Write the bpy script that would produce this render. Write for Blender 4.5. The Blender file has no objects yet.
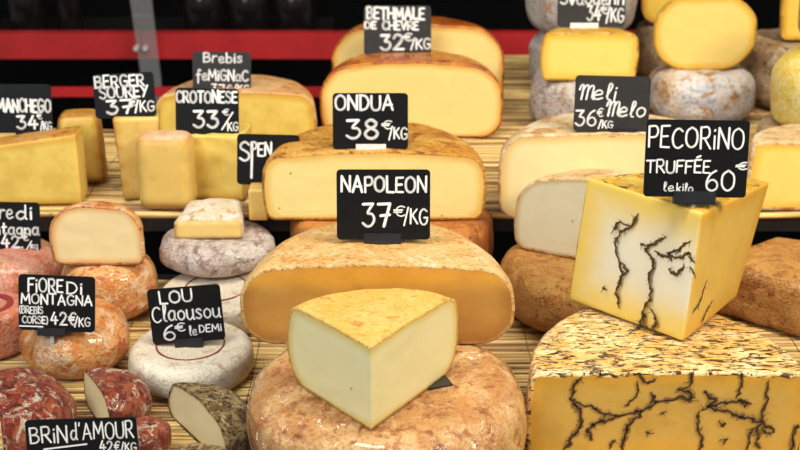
import bpy, math, random
from mathutils import Vector, noise, Matrix
R_ = math.radians
SC = bpy.context.scene
COL = SC.collection

# ---------------------------------------------------------------- camera, world, lights, exposure
HC, PITCH, FPX = 0.73, 20.0, 1300.0
cam_d = bpy.data.cameras.new('camera'); cam = bpy.data.objects.new('camera', cam_d); COL.objects.link(cam)
cam.location = (0, 0, HC); cam.rotation_euler = (R_(90 - PITCH), 0, 0)
cam_d.sensor_width = 36; cam_d.lens = 36 * FPX / 800
cam_d.clip_start = 0.05; cam_d.clip_end = 20
cam_d.dof.use_dof = True; cam_d.dof.focus_distance = 1.42; cam_d.dof.aperture_fstop = 7.5
SC.camera = cam
SC.view_settings.view_transform = 'Standard'; SC.view_settings.look = 'None'
SC.view_settings.gamma = 1; SC.view_settings.use_curve_mapping = False
SC.view_settings.exposure = -0.12
w = bpy.data.worlds.new('world'); SC.world = w; w.use_nodes = True
w.node_tree.nodes['Background'].inputs[0].default_value = (0.95, 0.96, 1.0, 1)
w.node_tree.nodes['Background'].inputs[1].default_value = 0.20

def area(name, loc, target, sx, sy, power, col):
    d = bpy.data.lights.new(name, 'AREA'); d.shape = 'RECTANGLE'; d.size = sx; d.size_y = sy
    d.energy = power; d.color = col
    o = bpy.data.objects.new(name, d); COL.objects.link(o); o.location = loc
    o.rotation_euler = (Vector(target) - Vector(loc)).to_track_quat('-Z', 'Y').to_euler()
    return o
area('case_strip_light', (0.1, 1.15, 1.75), (0.05, 1.7, 0.1), 2.2, 0.30, 38, (1.0, 0.955, 0.86))
area('shop_window_light', (-1.3, -0.5, 1.7), (0, 1.5, 0.15), 1.4, 1.0, 42, (0.86, 0.95, 1.0))
area('shop_lamp_light', (1.5, 0.3, 1.7), (0.1, 1.6, 0.15), 0.45, 0.45, 38, (1.0, 0.90, 0.68))

# ---------------------------------------------------------------- helpers
def at(px, py, z=None, Y=None):
    """point of the place seen at a photo position, at height z or distance Y"""
    a = R_(PITCH); u = (px - 400) / FPX; v = (225 - py) / FPX
    d = Vector((u, math.cos(a) + v * math.sin(a), -math.sin(a) + v * math.cos(a)))
    t = (z - HC) / d.z if z is not None else Y / d.y
    return Vector((0, 0, HC)) + d * t
def slant(Y, z): return Y * math.cos(R_(PITCH)) + (HC - z) * math.sin(R_(PITCH))

def s2l(c):
    return tuple((x / 255 / 12.92 if x / 255 <= 0.04045 else ((x / 255 + 0.055) / 1.055) ** 2.4) for x in c) + (1,)

def put(name, verts, faces, mat=None, parent=None, smooth=True, attr=None):
    me = bpy.data.meshes.new(name); me.from_pydata([tuple(v) for v in verts], [], faces); me.update()
    if smooth: me.polygons.foreach_set('use_smooth', [True] * len(me.polygons))
    if attr:
        for k, vals in attr.items():
            a = me.attributes.new(k, 'FLOAT', 'POINT'); a.data.foreach_set('value', vals)
    o = bpy.data.objects.new(name, me); COL.objects.link(o)
    if mat: me.materials.append(mat)
    if parent: o.parent = parent
    return o
def tag(o, label, cat, group=None):
    o['label'] = label; o['category'] = cat
    if group: o['group'] = group
def thing(name, label, cat, loc, rot=(0, 0, 0), group=None):
    o = bpy.data.objects.new(name, None); COL.objects.link(o); o.empty_display_size = 0.02
    o.location = loc; o.rotation_euler = rot; tag(o, label, cat, group)
    return o
def fix_normals(o):
    import bmesh
    bm = bmesh.new(); bm.from_mesh(o.data)
    bmesh.ops.remove_doubles(bm, verts=bm.verts, dist=1e-6)
    bmesh.ops.recalc_face_normals(bm, faces=bm.faces); bm.to_mesh(o.data); bm.free()

class MB:
    def __init__(s): s.v = []; s.f = []
    def box(s, x0, x1, y0, y1, z0, z1):
        b = len(s.v)
        s.v += [Vector((x, y, z)) for z in (z0, z1) for y in (y0, y1) for x in (x0, x1)]
        s.f += [tuple(b + i for i in q) for q in ((0, 2, 3, 1), (4, 5, 7, 6), (0, 1, 5, 4), (2, 6, 7, 3), (0, 4, 6, 2), (1, 3, 7, 5))]
    def tube(s, pts, rad, n=6):
        b = len(s.v); m = len(pts)
        for i, p in enumerate(pts):
            d = (pts[min(i + 1, m - 1)] - pts[max(i - 1, 0)]).normalized()
            up = Vector((0, 0, 1)) if abs(d.z) < .9 else Vector((1, 0, 0))
            a = d.cross(up).normalized(); c = a.cross(d)
            r = rad[i] if isinstance(rad, list) else rad
            for k in range(n):
                t = 2 * math.pi * k / n; s.v.append(p + a * math.cos(t) * r + c * math.sin(t) * r)
        for i in range(m - 1):
            for k in range(n):
                k2 = (k + 1) % n
                s.f.append((b + i * n + k, b + i * n + k2, b + (i + 1) * n + k2, b + (i + 1) * n + k))
        s.f.append(tuple(b + k for k in range(n))[::-1]); s.f.append(tuple(b + (m - 1) * n + k for k in range(n)))
    def put(s, name, mat, parent=None, smooth=False): return put(name, s.v, s.f, mat, parent, smooth)

# ---------------------------------------------------------------- materials
def newmat(name):
    m = bpy.data.materials.new(name); m.use_nodes = True
    nt = m.node_tree; b = nt.nodes['Principled BSDF']
    return m, nt, b
def N(nt, t, **kw):
    n = nt.nodes.new(t)
    for k, v in kw.items():
        if k in n.inputs: n.inputs[k].default_value = v
        else: setattr(n, k, v)
    return n
def mixc(nt, fac, a, b, mode='MIX'):
    n = nt.nodes.new('ShaderNodeMix'); n.data_type = 'RGBA'; n.blend_type = mode
    for sock, val in ((n.inputs[0], fac), (n.inputs[6], a), (n.inputs[7], b)):
        if hasattr(val, 'is_linked'): nt.links.new(val, sock)
        else: sock.default_value = val
    return n.outputs[2]
def mrange(nt, val, a, b, c=0.0, d=1.0):
    n = nt.nodes.new('ShaderNodeMapRange'); n.interpolation_type = 'SMOOTHSTEP'
    nt.links.new(val, n.inputs[0])
    for i, x in enumerate((a, b, c, d)): n.inputs[i + 1].default_value = x
    return n.outputs[0]
def coords(nt, scale=(1, 1, 1), off=(0, 0, 0)):
    tc = nt.nodes.new('ShaderNodeTexCoord'); mp = nt.nodes.new('ShaderNodeMapping')
    nt.links.new(tc.outputs['Object'], mp.inputs[0]); mp.inputs['Scale'].default_value = scale; mp.inputs['Location'].default_value = off
    return mp.outputs[0]
def ntex(nt, co, scale, detail=4, rough=.6, dist=0.0):
    n = nt.nodes.new('ShaderNodeTexNoise'); nt.links.new(co, n.inputs['Vector'])
    n.inputs['Scale'].default_value = scale; n.inputs['Detail'].default_value = detail
    n.inputs['Roughness'].default_value = rough; n.inputs['Distortion'].default_value = dist
    return n.outputs['Fac']
def bump(nt, b, h, strength, dist=.002, prev=None):
    n = nt.nodes.new('ShaderNodeBump'); n.inputs['Strength'].default_value = strength; n.inputs['Distance'].default_value = dist
    nt.links.new(h, n.inputs['Height'])
    if prev is not None: nt.links.new(prev, n.inputs['Normal'])
    nt.links.new(n.outputs[0], b.inputs['Normal'])
    return n.outputs[0]

import colorsys
def rich(c, sat=1.18, val=.95):
    h, s_, v = colorsys.rgb_to_hsv(*[x / 255 for x in c]); return tuple(255 * x for x in colorsys.hsv_to_rgb(h, min(1, s_ * sat), v * val))
def rind(name, c1, c2, c3, scale=22, spot=.58, fine=.35, bmp=.5, rough=.6, coat=0.0, seed=0.0, c4=None, wrap=False, soft=1.0):
    """crust: two blended tones, patches of a third, fine speckle"""
    m, nt, b = newmat(name); co = coords(nt, off=(seed, seed * .7, seed * 1.3))
    c1, c2, c3 = rich(c1), rich(c2), rich(c3)
    if c4: c4 = rich(c4)
    n1 = ntex(nt, co, scale, 5, .65, .6); n2 = ntex(nt, co, scale * 2.3, 5, .7, .3); n3 = ntex(nt, co, scale * 11, 3, .7)
    c = mixc(nt, mrange(nt, n1, .5 - .08 * soft, .5 + .08 * soft), s2l(c1), s2l(c2))
    c = mixc(nt, mrange(nt, n2, spot - .03 * soft, spot + .07 * soft), c, s2l(c3))
    if c4:
        n4 = ntex(nt, co, scale * 1.1, 6, .75, 1.0)
        c = mixc(nt, mrange(nt, n4, .575 - .045 * soft, .575 + .045 * soft), c, s2l(c4))
    dark = mixc(nt, 1.0, c, (.55, .47, .40, 1), 'MULTIPLY')
    c = mixc(nt, mrange(nt, n3, .50, .66, 0, min(1, fine * 1.9)), c, dark)
    nt.links.new(c, b.inputs['Base Color']); b.inputs['Roughness'].default_value = rough
    add = nt.nodes.new('ShaderNodeMath'); add.operation = 'ADD'; nt.links.new(n2, add.inputs[0]); nt.links.new(n3, add.inputs[1])
    bump(nt, b, add.outputs[0], min(1, bmp * 1.4), .0045)
    if coat or wrap:
        b.inputs['Coat Weight'].default_value = max(coat, .0); b.inputs['Coat Roughness'].default_value = .07
    if wrap:   # cling film pulled over the crust: long thin creases catch the light
        cw = coords(nt, scale=(1, .45, 1)); v = nt.nodes.new('ShaderNodeTexVoronoi'); v.feature = 'DISTANCE_TO_EDGE'
        nn = nt.nodes.new('ShaderNodeTexNoise'); nt.links.new(cw, nn.inputs['Vector']); nn.inputs['Scale'].default_value = 14
        vm = nt.nodes.new('ShaderNodeVectorMath'); vm.operation = 'MULTIPLY_ADD'
        nt.links.new(nn.outputs['Color'], vm.inputs[0]); vm.inputs[1].default_value = (.09, .09, .09); nt.links.new(cw, vm.inputs[2])
        nt.links.new(vm.outputs[0], v.inputs['Vector']); v.inputs['Scale'].default_value = 17
        h = mrange(nt, v.outputs['Distance'], 0, .12)
        bn = nt.nodes.new('ShaderNodeBump'); bn.inputs['Strength'].default_value = 1.0; bn.inputs['Distance'].default_value = .02
        nt.links.new(h, bn.inputs['Height']); nt.links.new(bn.outputs[0], b.inputs['Coat Normal'])
    return m

def paste(name, core, edge, width=.02, rough=.42, var=.35, sss=.0, holes=0.0, seed=0.0, mid=None, top=None, coat=0.0):
    """cut cheese: pale heart, deeper colour where the paste ripened under the rind"""
    m, nt, b = newmat(name); co = coords(nt, off=(seed, seed, seed))
    a = nt.nodes.new('ShaderNodeAttribute'); a.attribute_name = 'edge'
    n1 = ntex(nt, co, 28, 4, .6); n2 = ntex(nt, co, 160, 3, .7)
    # a wavering border between the zones
    md = nt.nodes.new('ShaderNodeMath'); md.operation = 'MULTIPLY_ADD'; nt.links.new(n1, md.inputs[0]); md.inputs[1].default_value = width * .5
    sb = nt.nodes.new('ShaderNodeMath'); sb.operation = 'SUBTRACT'; nt.links.new(a.outputs['Fac'], sb.inputs[0]); sb.inputs[1].default_value = width * .25
    nt.links.new(sb.outputs[0], md.inputs[2])
    c = mixc(nt, mrange(nt, md.outputs[0], 0, width), s2l(edge), s2l(core))
    if top:
        sp = nt.nodes.new('ShaderNodeSeparateXYZ'); tc = nt.nodes.new('ShaderNodeTexCoord'); nt.links.new(tc.outputs['Object'], sp.inputs[0])
        col, z0, z1 = top
        c = mixc(nt, mrange(nt, sp.outputs[2], z0, z1), c, s2l(col))
    dk = mixc(nt, 1.0, c, (.86, .80, .66, 1), 'MULTIPLY')
    c = mixc(nt, mrange(nt, n1, .42, .66, 0, var), c, dk)
    c = mixc(nt, mrange(nt, n2, .56, .74, 0, var * .7), c, dk)
    h = n2
    if holes:
        v = nt.nodes.new('ShaderNodeTexVoronoi'); nt.links.new(co, v.inputs['Vector']); v.inputs['Scale'].default_value = 55
        hf = mrange(nt, v.outputs['Distance'], .06, .11)
        # only some of the cells hold an eye
        cs = nt.nodes.new('ShaderNodeSeparateColor'); nt.links.new(v.outputs['Color'], cs.inputs[0])
        pick = mrange(nt, cs.outputs[0], 1 - holes - .02, 1 - holes)
        inv = nt.nodes.new('ShaderNodeMath'); inv.operation = 'SUBTRACT'; inv.inputs[0].default_value = 1; nt.links.new(hf, inv.inputs[1])
        mu = nt.nodes.new('ShaderNodeMath'); mu.operation = 'MULTIPLY'; nt.links.new(inv.outputs[0], mu.inputs[0]); nt.links.new(pick, mu.inputs[1])
        c = mixc(nt, mu.outputs[0], c, mixc(nt, 1.0, c, (.55, .42, .28, 1), 'MULTIPLY'))
        sub = nt.nodes.new('ShaderNodeMath'); sub.operation = 'SUBTRACT'; nt.links.new(n2, sub.inputs[0]); nt.links.new(mu.outputs[0], sub.inputs[1]); h = sub.outputs[0]
    nt.links.new(c, b.inputs['Base Color']); b.inputs['Roughness'].default_value = rough
    if sss:
        b.inputs['Subsurface Weight'].default_value = sss; b.inputs['Subsurface Radius'].default_value = (.02, .012, .005); b.inputs['Subsurface Scale'].default_value = .5
    if coat: b.inputs['Coat Weight'].default_value = coat; b.inputs['Coat Roughness'].default_value = .1
    bump(nt, b, h, .25, .0012)
    return m

def plain(name, c, rough=.5, metal=0.0, spec=.5, var=0.0, scale=40):
    m, nt, b = newmat(name); b.inputs['Roughness'].default_value = rough; b.inputs['Metallic'].default_value = metal
    b.inputs['Specular IOR Level'].default_value = spec
    co = coords(nt); n = ntex(nt, co, scale, 4, .6)
    dk = tuple(x * (1 - var) for x in s2l(c)[:3]) + (1,)
    nt.links.new(mixc(nt, mrange(nt, n, .35, .65), dk, s2l(c)), b.inputs['Base Color'])
    return m

# ---------------------------------------------------------------- cheese geometry
def profile(R, H, s_top, s_bot, bulge, dome):
    """(r, z, nr, nz) from the axis on top, over the side, back to the axis below"""
    st = min(s_top, H * .48); sb = min(s_bot, H * .48); P = []
    for i in range(12):
        r = (R - s_top) * i / 12; P.append([r, H])
    for i in range(9):
        t = math.pi / 2 * i / 8; P.append([R - s_top + s_top * math.sin(t), H - st + st * math.cos(t)])
    for i in range(1, 5):
        P.append([R, H - st - (H - st - sb) * i / 5])
    for i in range(9):
        t = math.pi / 2 * i / 8; P.append([R - s_bot + s_bot * math.cos(t), sb - sb * math.sin(t)])
    for i in range(1, 6):
        P.append([(R - s_bot) * (1 - i / 5), 0])
    out = []
    for r, z in P:
        k = (r / R) ** 6
        z2 = z + (dome * (1 - (r / R) ** 2) * (z / H) ** 2 if z > H * .5 else 0)
        out.append([r + bulge * math.sin(math.pi * max(0, min(1, z / H))) * k, z2])
    res = []
    for i, (r, z) in enumerate(out):
        a = out[max(i - 1, 0)]; c = out[min(i + 1, len(out) - 1)]
        dr, dz = c[0] - a[0], c[1] - a[1]; L = math.hypot(dr, dz) or 1
        res.append((r, z, -dz / L, dr / L))
    res[0] = (res[0][0], res[0][1], 0, 1); res[-1] = (0, 0, 0, -1)
    return res

def wheel(name, label, loc, R, H, a0=0, a1=360, s_top=.012, s_bot=.012, bulge=.004, dome=.004, rz=0, rx=0, ry=0,
          rmat=None, pmat=None, amp=.0015, freq=30, rt=.0035, seed=0, R2=None, group=None, cat='cheese', seg=None,
          paste_name='cut_face', rag=.0, ys=1.0, bow=0.0):
    full = a1 - a0 >= 360
    seg = seg or max(24, int((a1 - a0) / 360 * 110))
    T = thing(name, label, cat, loc, (R_(rx), R_(ry), R_(rz)), group)
    def outer(a, t):
        Rr = R + ((R2 - R) * t if R2 else 0) + bow * math.sin(math.pi * t)
        P = profile(Rr, H, s_top, s_bot, bulge, dome); o = []
        for (r, z, nr, nz) in P:
            ca, sa = math.cos(a), math.sin(a); p = Vector((r * ca, r * sa * ys, z)); n = Vector((nr * ca, nr * sa, nz))
            q = p + Vector((seed * 3.1, seed * 1.7, seed))
            d = noise.noise(q * freq) * amp + noise.noise(q * freq * 3.3) * amp * .45 + noise.noise(q * freq * .35) * amp * 1.2
            if z < H * .25: d *= max(.0, z / (H * .25))
            if nz < -.9: d = 0
            p = p + n * d; p.z = max(p.z, 0)
            o.append((p, n))
        return o
    rings = [outer(R_(a0 + (a1 - a0) * i / seg), i / seg) for i in range(seg if full else seg + 1)]
    np_ = len(rings[0]); V = [p for ring in rings for p, n in ring]; F = []
    m = len(rings)
    for i in range(m if full else m - 1):
        j = (i + 1) % m
        for k in range(np_ - 1):
            F.append((i * np_ + k, i * np_ + k + 1, j * np_ + k + 1, j * np_ + k))
    if not full:
        for e, ring in ((0, rings[0]), (m - 1, rings[-1])):
            b = len(V)
            for k, (p, n) in enumerate(ring):
                wv = rt * (1 + rag * noise.noise(p * 160 + Vector((seed, 5, 2))) * 2)
                V.append(p - n * wv)
            for k in range(np_ - 1):
                q = (e * np_ + k, b + k, b + k + 1, e * np_ + k + 1)
                F.append(q if e == 0 else q[::-1])
    o = put('rind', V, F, rmat, T); fix_normals(o)
    if not full:
        K = 9; V = []; F = []; E = []
        for e, ring, an in ((0, rings[0], R_(a0)), (1, rings[-1], R_(a1))):
            nrm = Vector((math.sin(an), -math.cos(an), 0)) * (1 if e == 0 else -1)
            b = len(V); cz = H * .5; inner = [p - n * rt * .8 for p, n in ring]
            dirn = Vector((math.cos(an), math.sin(an), 0)); c0 = Vector((0, 0, cz))
            for k in range(K + 1):
                s = (k / K) ** 1.0
                for p in inner:
                    q = p.lerp(c0, s); de = min((q - x).length for x in inner)
                    rr = (q - c0).dot(dirn)
                    amt = .0006 * min(1, de / .006) * min(1, abs(rr) / .01)
                    q2 = q + nrm * (noise.noise(q * 60 + Vector((9, seed, 3))) * amt - .0001)
                    V.append(q2); E.append(de)
            for k in range(K):
                for i in range(np_ - 1):
                    q = (b + k * np_ + i, b + k * np_ + i + 1, b + (k + 1) * np_ + i + 1, b + (k + 1) * np_ + i)
                    F.append(q if e == 1 else q[::-1])
        put(paste_name, V, F, pmat, T, attr={'edge': E})
    return T

SIDES = {'left': (0, -1), 'right': (0, 1), 'front': (1, -1), 'back': (1, 1), 'bottom': (2, -1), 'top': (2, 1)}
def block(name, label, corners, rmat, pmat, rinds=('top', 'bottom', 'back'), rad=.005, n=20, amp=.0008, freq=40, seed=0,
          bulges={}, cat='cheese', group=None, paste_name='cut_face', third=None):
    """a cut piece given by its eight corners: bottom then top, each FL, FR, BR, BL"""
    C = [Vector(c) for c in corners]; org = sum(C[:4], Vector()) / 4
    T = thing(name, label, cat, org, (0, 0, 0), group)
    C = [c - org for c in C]
    Lx = ((C[1] - C[0]).length + (C[2] - C[3]).length) / 2; Ly = ((C[3] - C[0]).length + (C[2] - C[1]).length) / 2
    Lz = ((C[4] - C[0]).length + (C[6] - C[2]).length) / 2; half = Vector((Lx, Ly, Lz)) / 2
    def tri(u, v, w):
        f = lambda a, b, c, d: a * (1 - u) * (1 - v) + b * u * (1 - v) + c * u * v + d * (1 - u) * v
        return f(*C[:4]) * (1 - w) + f(*C[4:]) * w
    def mp(p):
        q = Vector([p[i] * half[i] for i in range(3)])
        cl = Vector([max(-half[i] + rad, min(half[i] - rad, q[i])) for i in range(3)])
        d = q - cl
        if d.length > 1e-9: q = cl + d.normalized() * min(rad, max(abs(x) for x in d) if max(abs(x) for x in d) > 0 else rad)
        uvw = [(q[i] / half[i] + 1) / 2 for i in range(3)]
        return tri(*uvw)
    ctr = tri(.5, .5, .5); data = {}
    for s, (ax, sg) in SIDES.items():
        o1, o2 = [i for i in range(3) if i != ax]; V = []
        fc = [0, 0, 0]; fc[ax] = sg
        nrm = (tri(*[(x * .98 + 1) / 2 for x in fc]) - ctr).normalized()
        for i in range(n + 1):
            for j in range(n + 1):
                p = [0, 0, 0]; p[ax] = sg
                p[o1] = -math.cos(math.pi * i / n); p[o2] = -math.cos(math.pi * j / n)
                q = mp(p)
                bl = bulges.get(s, 0)
                if bl: q = q + nrm * bl * (1 - p[o1] ** 2) * (1 - p[o2] ** 2)
                for s2, b2 in bulges.items():   # let the neighbours follow the curved side
                    a2, g2 = SIDES[s2]
                    if s2 != s and b2: pass
                k = Vector((seed * 2.3, seed, seed * 1.9))
                am = amp * (1 if s in rinds else .35)
                dn = noise.noise_vector(q * freq + k) * am + noise.noise_vector(q * freq * 3 + k) * am * .4
                edge_w = max(abs(p[o1]), abs(p[o2]))
                if s not in rinds and edge_w > .93: dn = noise.noise_vector(q * freq + k) * amp * .35
                if s == 'bottom': dn.z = 0
                V.append(q + dn * (1 if edge_w < .93 else .5))
        F = []
        for i in range(n):
            for j in range(n):
                a = i * (n + 1) + j; q = (a, a + n + 1, a + n + 2, a + 1)
                F.append(q)
        data[s] = (V, F, nrm)
    rv = []
    th = third[0] if third else None
    for part, sel in [('rind', rinds), (paste_name, [s for s in SIDES if s not in rinds and s != th])] + ([(third[1], [th])] if third else []):
        V = []; F = []
        for s in sel:
            v, f, nrm = data[s]; b = len(V); V += v
            a, bb, c, _ = f[len(f) // 2]; flip = (v[bb] - v[a]).cross(v[c] - v[a]).dot(nrm) < 0
            F += [tuple(b + i for i in (q[::-1] if flip else q)) for q in f]
        if part == 'rind':
            rv = V[::3]; o = put('rind', V, F, rmat, T)
        else:
            E = [min((p - q).length for q in rv) if rv else .05 for p in V]
            put(part, V, F, third[2] if third and part == third[1] else pmat, T, attr={'edge': E})
    return T

def ribbon(mb, pts, w, face, nrm, th=.0005, seed=0, jit=.0016, sub=6, taper=True):
    """a crooked dark thread lying in the plane of a cut face"""
    P = []
    for i in range(len(pts) - 1):
        for k in range(sub):
            P.append(pts[i].lerp(pts[i + 1], k / sub))
    P.append(pts[-1]); m = len(P)
    for i in range(m):
        q = P[i]; v = noise.noise_vector(q * 140 + Vector((seed, 0, 0))) * jit + noise.noise_vector(q * 420 + Vector((seed, 7, 0))) * jit * .6
        v -= nrm * v.dot(nrm); P[i] = q + v
    b = len(mb.v)
    for i in range(m):
        d = (P[min(i + 1, m - 1)] - P[max(i - 1, 0)]).normalized(); s = d.cross(nrm).normalized()
        ww = w * (.55 + 1.1 * abs(noise.noise(P[i] * 170 + Vector((0, seed, 4)))) * 1.6)
        if taper: ww *= .35 + .65 * min(1, min(i, m - 1 - i) / 3)
        mb.v += [P[i] - s * ww, P[i] - s * ww * .7 + nrm * th, P[i] + s * ww * .7 + nrm * th, P[i] + s * ww]
    for i in range(m - 1):
        for k in range(3):
            mb.f.append((b + i * 4 + k, b + i * 4 + k + 1, b + (i + 1) * 4 + k + 1, b + (i + 1) * 4 + k))

# ---------------------------------------------------------------- hand lettering
G = {}
def gl(ch, w, s):
    st = []
    for part in s.split(';'):
        part = part.strip(); sm = part.startswith('~'); part = part.lstrip('~')
        st.append((sm, [tuple(float(x) for x in p.split(',')) for p in part.split()]))
    G[ch] = (w, st)
gl('A', 7, '0,0 3.4,10 6.8,0;1,3.4 6.2,3.6'); gl('B', 6, '.4,0 .2,10;~0,9.8 4,10 5.2,7.8 3.6,5.8 .3,5.3;~.3,5.3 4.6,5 6,2.6 4,.3 0,0')
gl('C', 6, '~5.8,8.6 3.6,10 1.1,8.5 0,5 1,1.3 3.5,0 6,1.4'); gl('D', 6, '.3,0 .3,10;~0,10 4,9.2 6,5 4,.8 0,0')
gl('E', 5, '5,10 .2,9.8 0,.2 5,0;0,5 4,5.2'); gl('É', 5, '5,10 .2,9.8 0,.2 5,0;0,5 4,5.2;1.5,11.8 4.2,13')
gl('F', 5, '5.4,10 .2,9.7 0,0;0,5.2 4,5.4'); gl('G', 6.3, '~6,8.6 3.5,10 1,8.5 0,5 1,1.3 3.5,0 6,1.6 6.2,4.4;3.8,4.5 6.6,4.5')
gl('H', 6, '0,0 0,10;6,0 6,10;0,5 6,5'); gl('I', .8, '.4,0 .4,10'); gl('K', 5.8, '0,0 .2,10;5.4,9.8 .3,4.6;1.6,5.6 5.8,0')
gl('L', 4.8, '0,10 .2,.2 5,0'); gl('M', 8, '0,0 .7,10 4,3 7.3,10 8,0'); gl('N', 6.2, '0,0 .2,10 6,0 6.2,10')
gl('O', 6.8, '~3.4,10 .8,8.3 0,5 .8,1.5 3.4,0 6,1.5 6.8,5 6,8.3 3.4,10'); gl('P', 5.2, '.2,0 0,10;~0,9.8 4,10 5.3,7.5 4,5 .2,4.6')
gl('R', 5.8, '.2,0 0,10;~0,9.8 4,10 5.2,7.6 4,5.2 .2,4.8;2.2,4.9 6,0')
gl('S', 5.4, '~5.2,8.6 3,10 .6,8.7 .6,6.6 3,5.2 5.2,3.7 5.2,1.4 2.8,0 0,1.3'); gl('T', 6, '0,9.8 6.2,10;3.1,10 3,0')
gl('U', 6, '~0,10 0,3.5 1,.7 3,0 5,.7 6,3.5 6,10'); gl('V', 6, '0,10 3,0 6.2,10'); gl('Y', 6, '0,10 3,5;6,10 1.6,0')
gl('Z', 5.8, '0,9.6 5.4,10 0,.2 6,.2')
gl('0', 6, '~3,10 .6,8 0,5 .6,1.8 3,0 5.4,1.8 6,5 5.4,8 3,10'); gl('2', 5.6, '~.2,7.8 1.2,9.7 3.4,9.9 5,8 4.2,5.3 2,2.3 .1,.2;.1,.2 6,.3')
gl('3', 5.6, '.2,9.6 5,9.8;~5,9.7 2.4,5.9 4.6,5.3 5.6,3 4.2,.5 2,0 0,1.4'); gl('4', 6, '3.2,10 .2,3.2 6,3.4;4.2,6.4 4,0')
gl('6', 5.6, '~4.6,9.8 2,8 .3,4.5 .6,1.3 2.8,0 5,1 5.4,3.4 3.8,5.2 1.6,4.8 .4,3'); gl('7', 5.8, '0,9.6 5.8,9.8 2.8,0;1.2,4.6 5.6,5')
gl('8', 5.6, '~4.8,8.4 2.8,10 .8,8.6 1.2,6.4 4.2,4.6 5.4,2.4 4,.2 1.6,.2 .2,2.2 1.4,4.6 4.2,6.4 4.9,8.4')
gl('€', 6, '~5.8,9 4,10 2,8.6 1.3,5 2,1.4 4,0 5.8,1.2;0,6.1 4.6,6.2;0,4 4.2,4.1'); gl('/', 3.6, '0,-1 3.6,10.5'); gl("'", 1, '.6,10 .2,8.2')
gl('.', .8, '.3,0 .5,.3'); gl('(', 2, '~1.8,10.5 .3,7 .3,3 1.8,-.5'); gl('-', 4, '0,5 4,5'); gl(' ', 3, '0,0 0,0'); gl(')', 2, '~.2,10.5 1.7,7 1.7,3 .2,-.5')
gl('a', 5, '~4.6,5.4 2.2,6.2 .2,4 .4,1.2 2.2,0 4.3,1.6 4.6,5.4;~4.6,6 4.5,1.4 5.4,0'); gl('c', 4.4, '~4.2,5.4 2.2,6.2 .2,3.6 .8,.8 2.6,0 4.6,1')
gl('d', 5, '~4.4,5.2 2,6 .2,3.6 .6,.8 2.4,0 4.4,2;4.7,11 4.5,1 5.2,0'); gl('e', 4.6, '~.3,2.8 3.8,3.6 4,5.4 2.2,6.3 .3,4.4 .4,1.2 2.2,0 4.8,1')
gl('g', 5, '~4.6,5.4 2.2,6.2 .2,4 .6,1.6 2.6,.6 4.5,2.2;~4.7,6 4.6,-1 3,-3 .6,-2.4'); gl('h', 5, '.2,0 .4,10.5;~.3,3.6 2.4,6.2 4.6,5 4.8,0')
gl('i', .9, '.5,6 .5,0;.4,8.4 .7,8.8'); gl('k', 4.8, '.2,0 .4,10.5;4.4,6.2 .4,2.6;1.6,3.6 4.8,0'); gl('l', 2, '~.2,2 2.2,8.4 1.7,10.6 .7,10 .5,4 .9,.6 2.2,0')
gl('m', 7.4, '0,0 .4,6.2;~.3,3.8 2,6.3 3.5,5 3.6,0;~3.6,3.8 5.4,6.3 6.8,5 7,0'); gl('n', 5, '0,0 .4,6.2;~.3,3.6 2.4,6.3 4.4,5 4.6,0')
gl('o', 4.8, '~2.4,6.2 .3,4.6 .3,1.6 2.4,0 4.6,1.6 4.6,4.6 2.4,6.2'); gl('r', 3.8, '0,0 .4,6.2;~.3,3.6 2,6 4,6'); gl('s', 4, '~3.8,5.4 2,6.3 .4,5 2,3.4 3.8,1.8 2.2,0 0,.8')
gl('t', 3.8, '~1.8,9.4 1.6,1.4 2.6,0 4,.6;0,6.2 3.8,6.4'); gl('u', 4.8, '~0,6.2 .2,1.6 2,0 4.2,1.8;4.6,6.2 4.5,.8 5.2,0'); gl('v', 4.4, '0,6.2 2.2,0 4.6,6.2')
gl('f', 4.4, '~4.4,10 2.6,10.6 1.8,8 1.6,-2;0,5.6 4,6'); gl('b', 5, '.3,10.6 .2,0;~.3,4 2.4,6.2 4.8,4.4 4.4,1 2,0 .3,1.4')
gl('q', 6, '~0,7 .6,10 1.8,9.6 1.8,0;~1.8,6 3,9.8 4.4,9.4 4.4,0;~4.4,6 5.8,9.8 7.2,9 7.2,2 8.4,0')   # tall script M

def spline(P, sub=5):
    out = []; n = len(P)
    for i in range(n - 1):
        p0 = P[max(i - 1, 0)]; p1 = P[i]; p2 = P[i + 1]; p3 = P[min(i + 2, n - 1)]
        for k in range(sub):
            t = k / sub
            out.append(tuple(.5 * (2 * b + (c - a) * t + (2 * a - 5 * b + 4 * c - d) * t * t + (3 * b - a - 3 * c + d) * t ** 3) for a, b, c, d in zip(p0, p1, p2, p3)))
    out.append(P[-1]); return out

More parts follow.
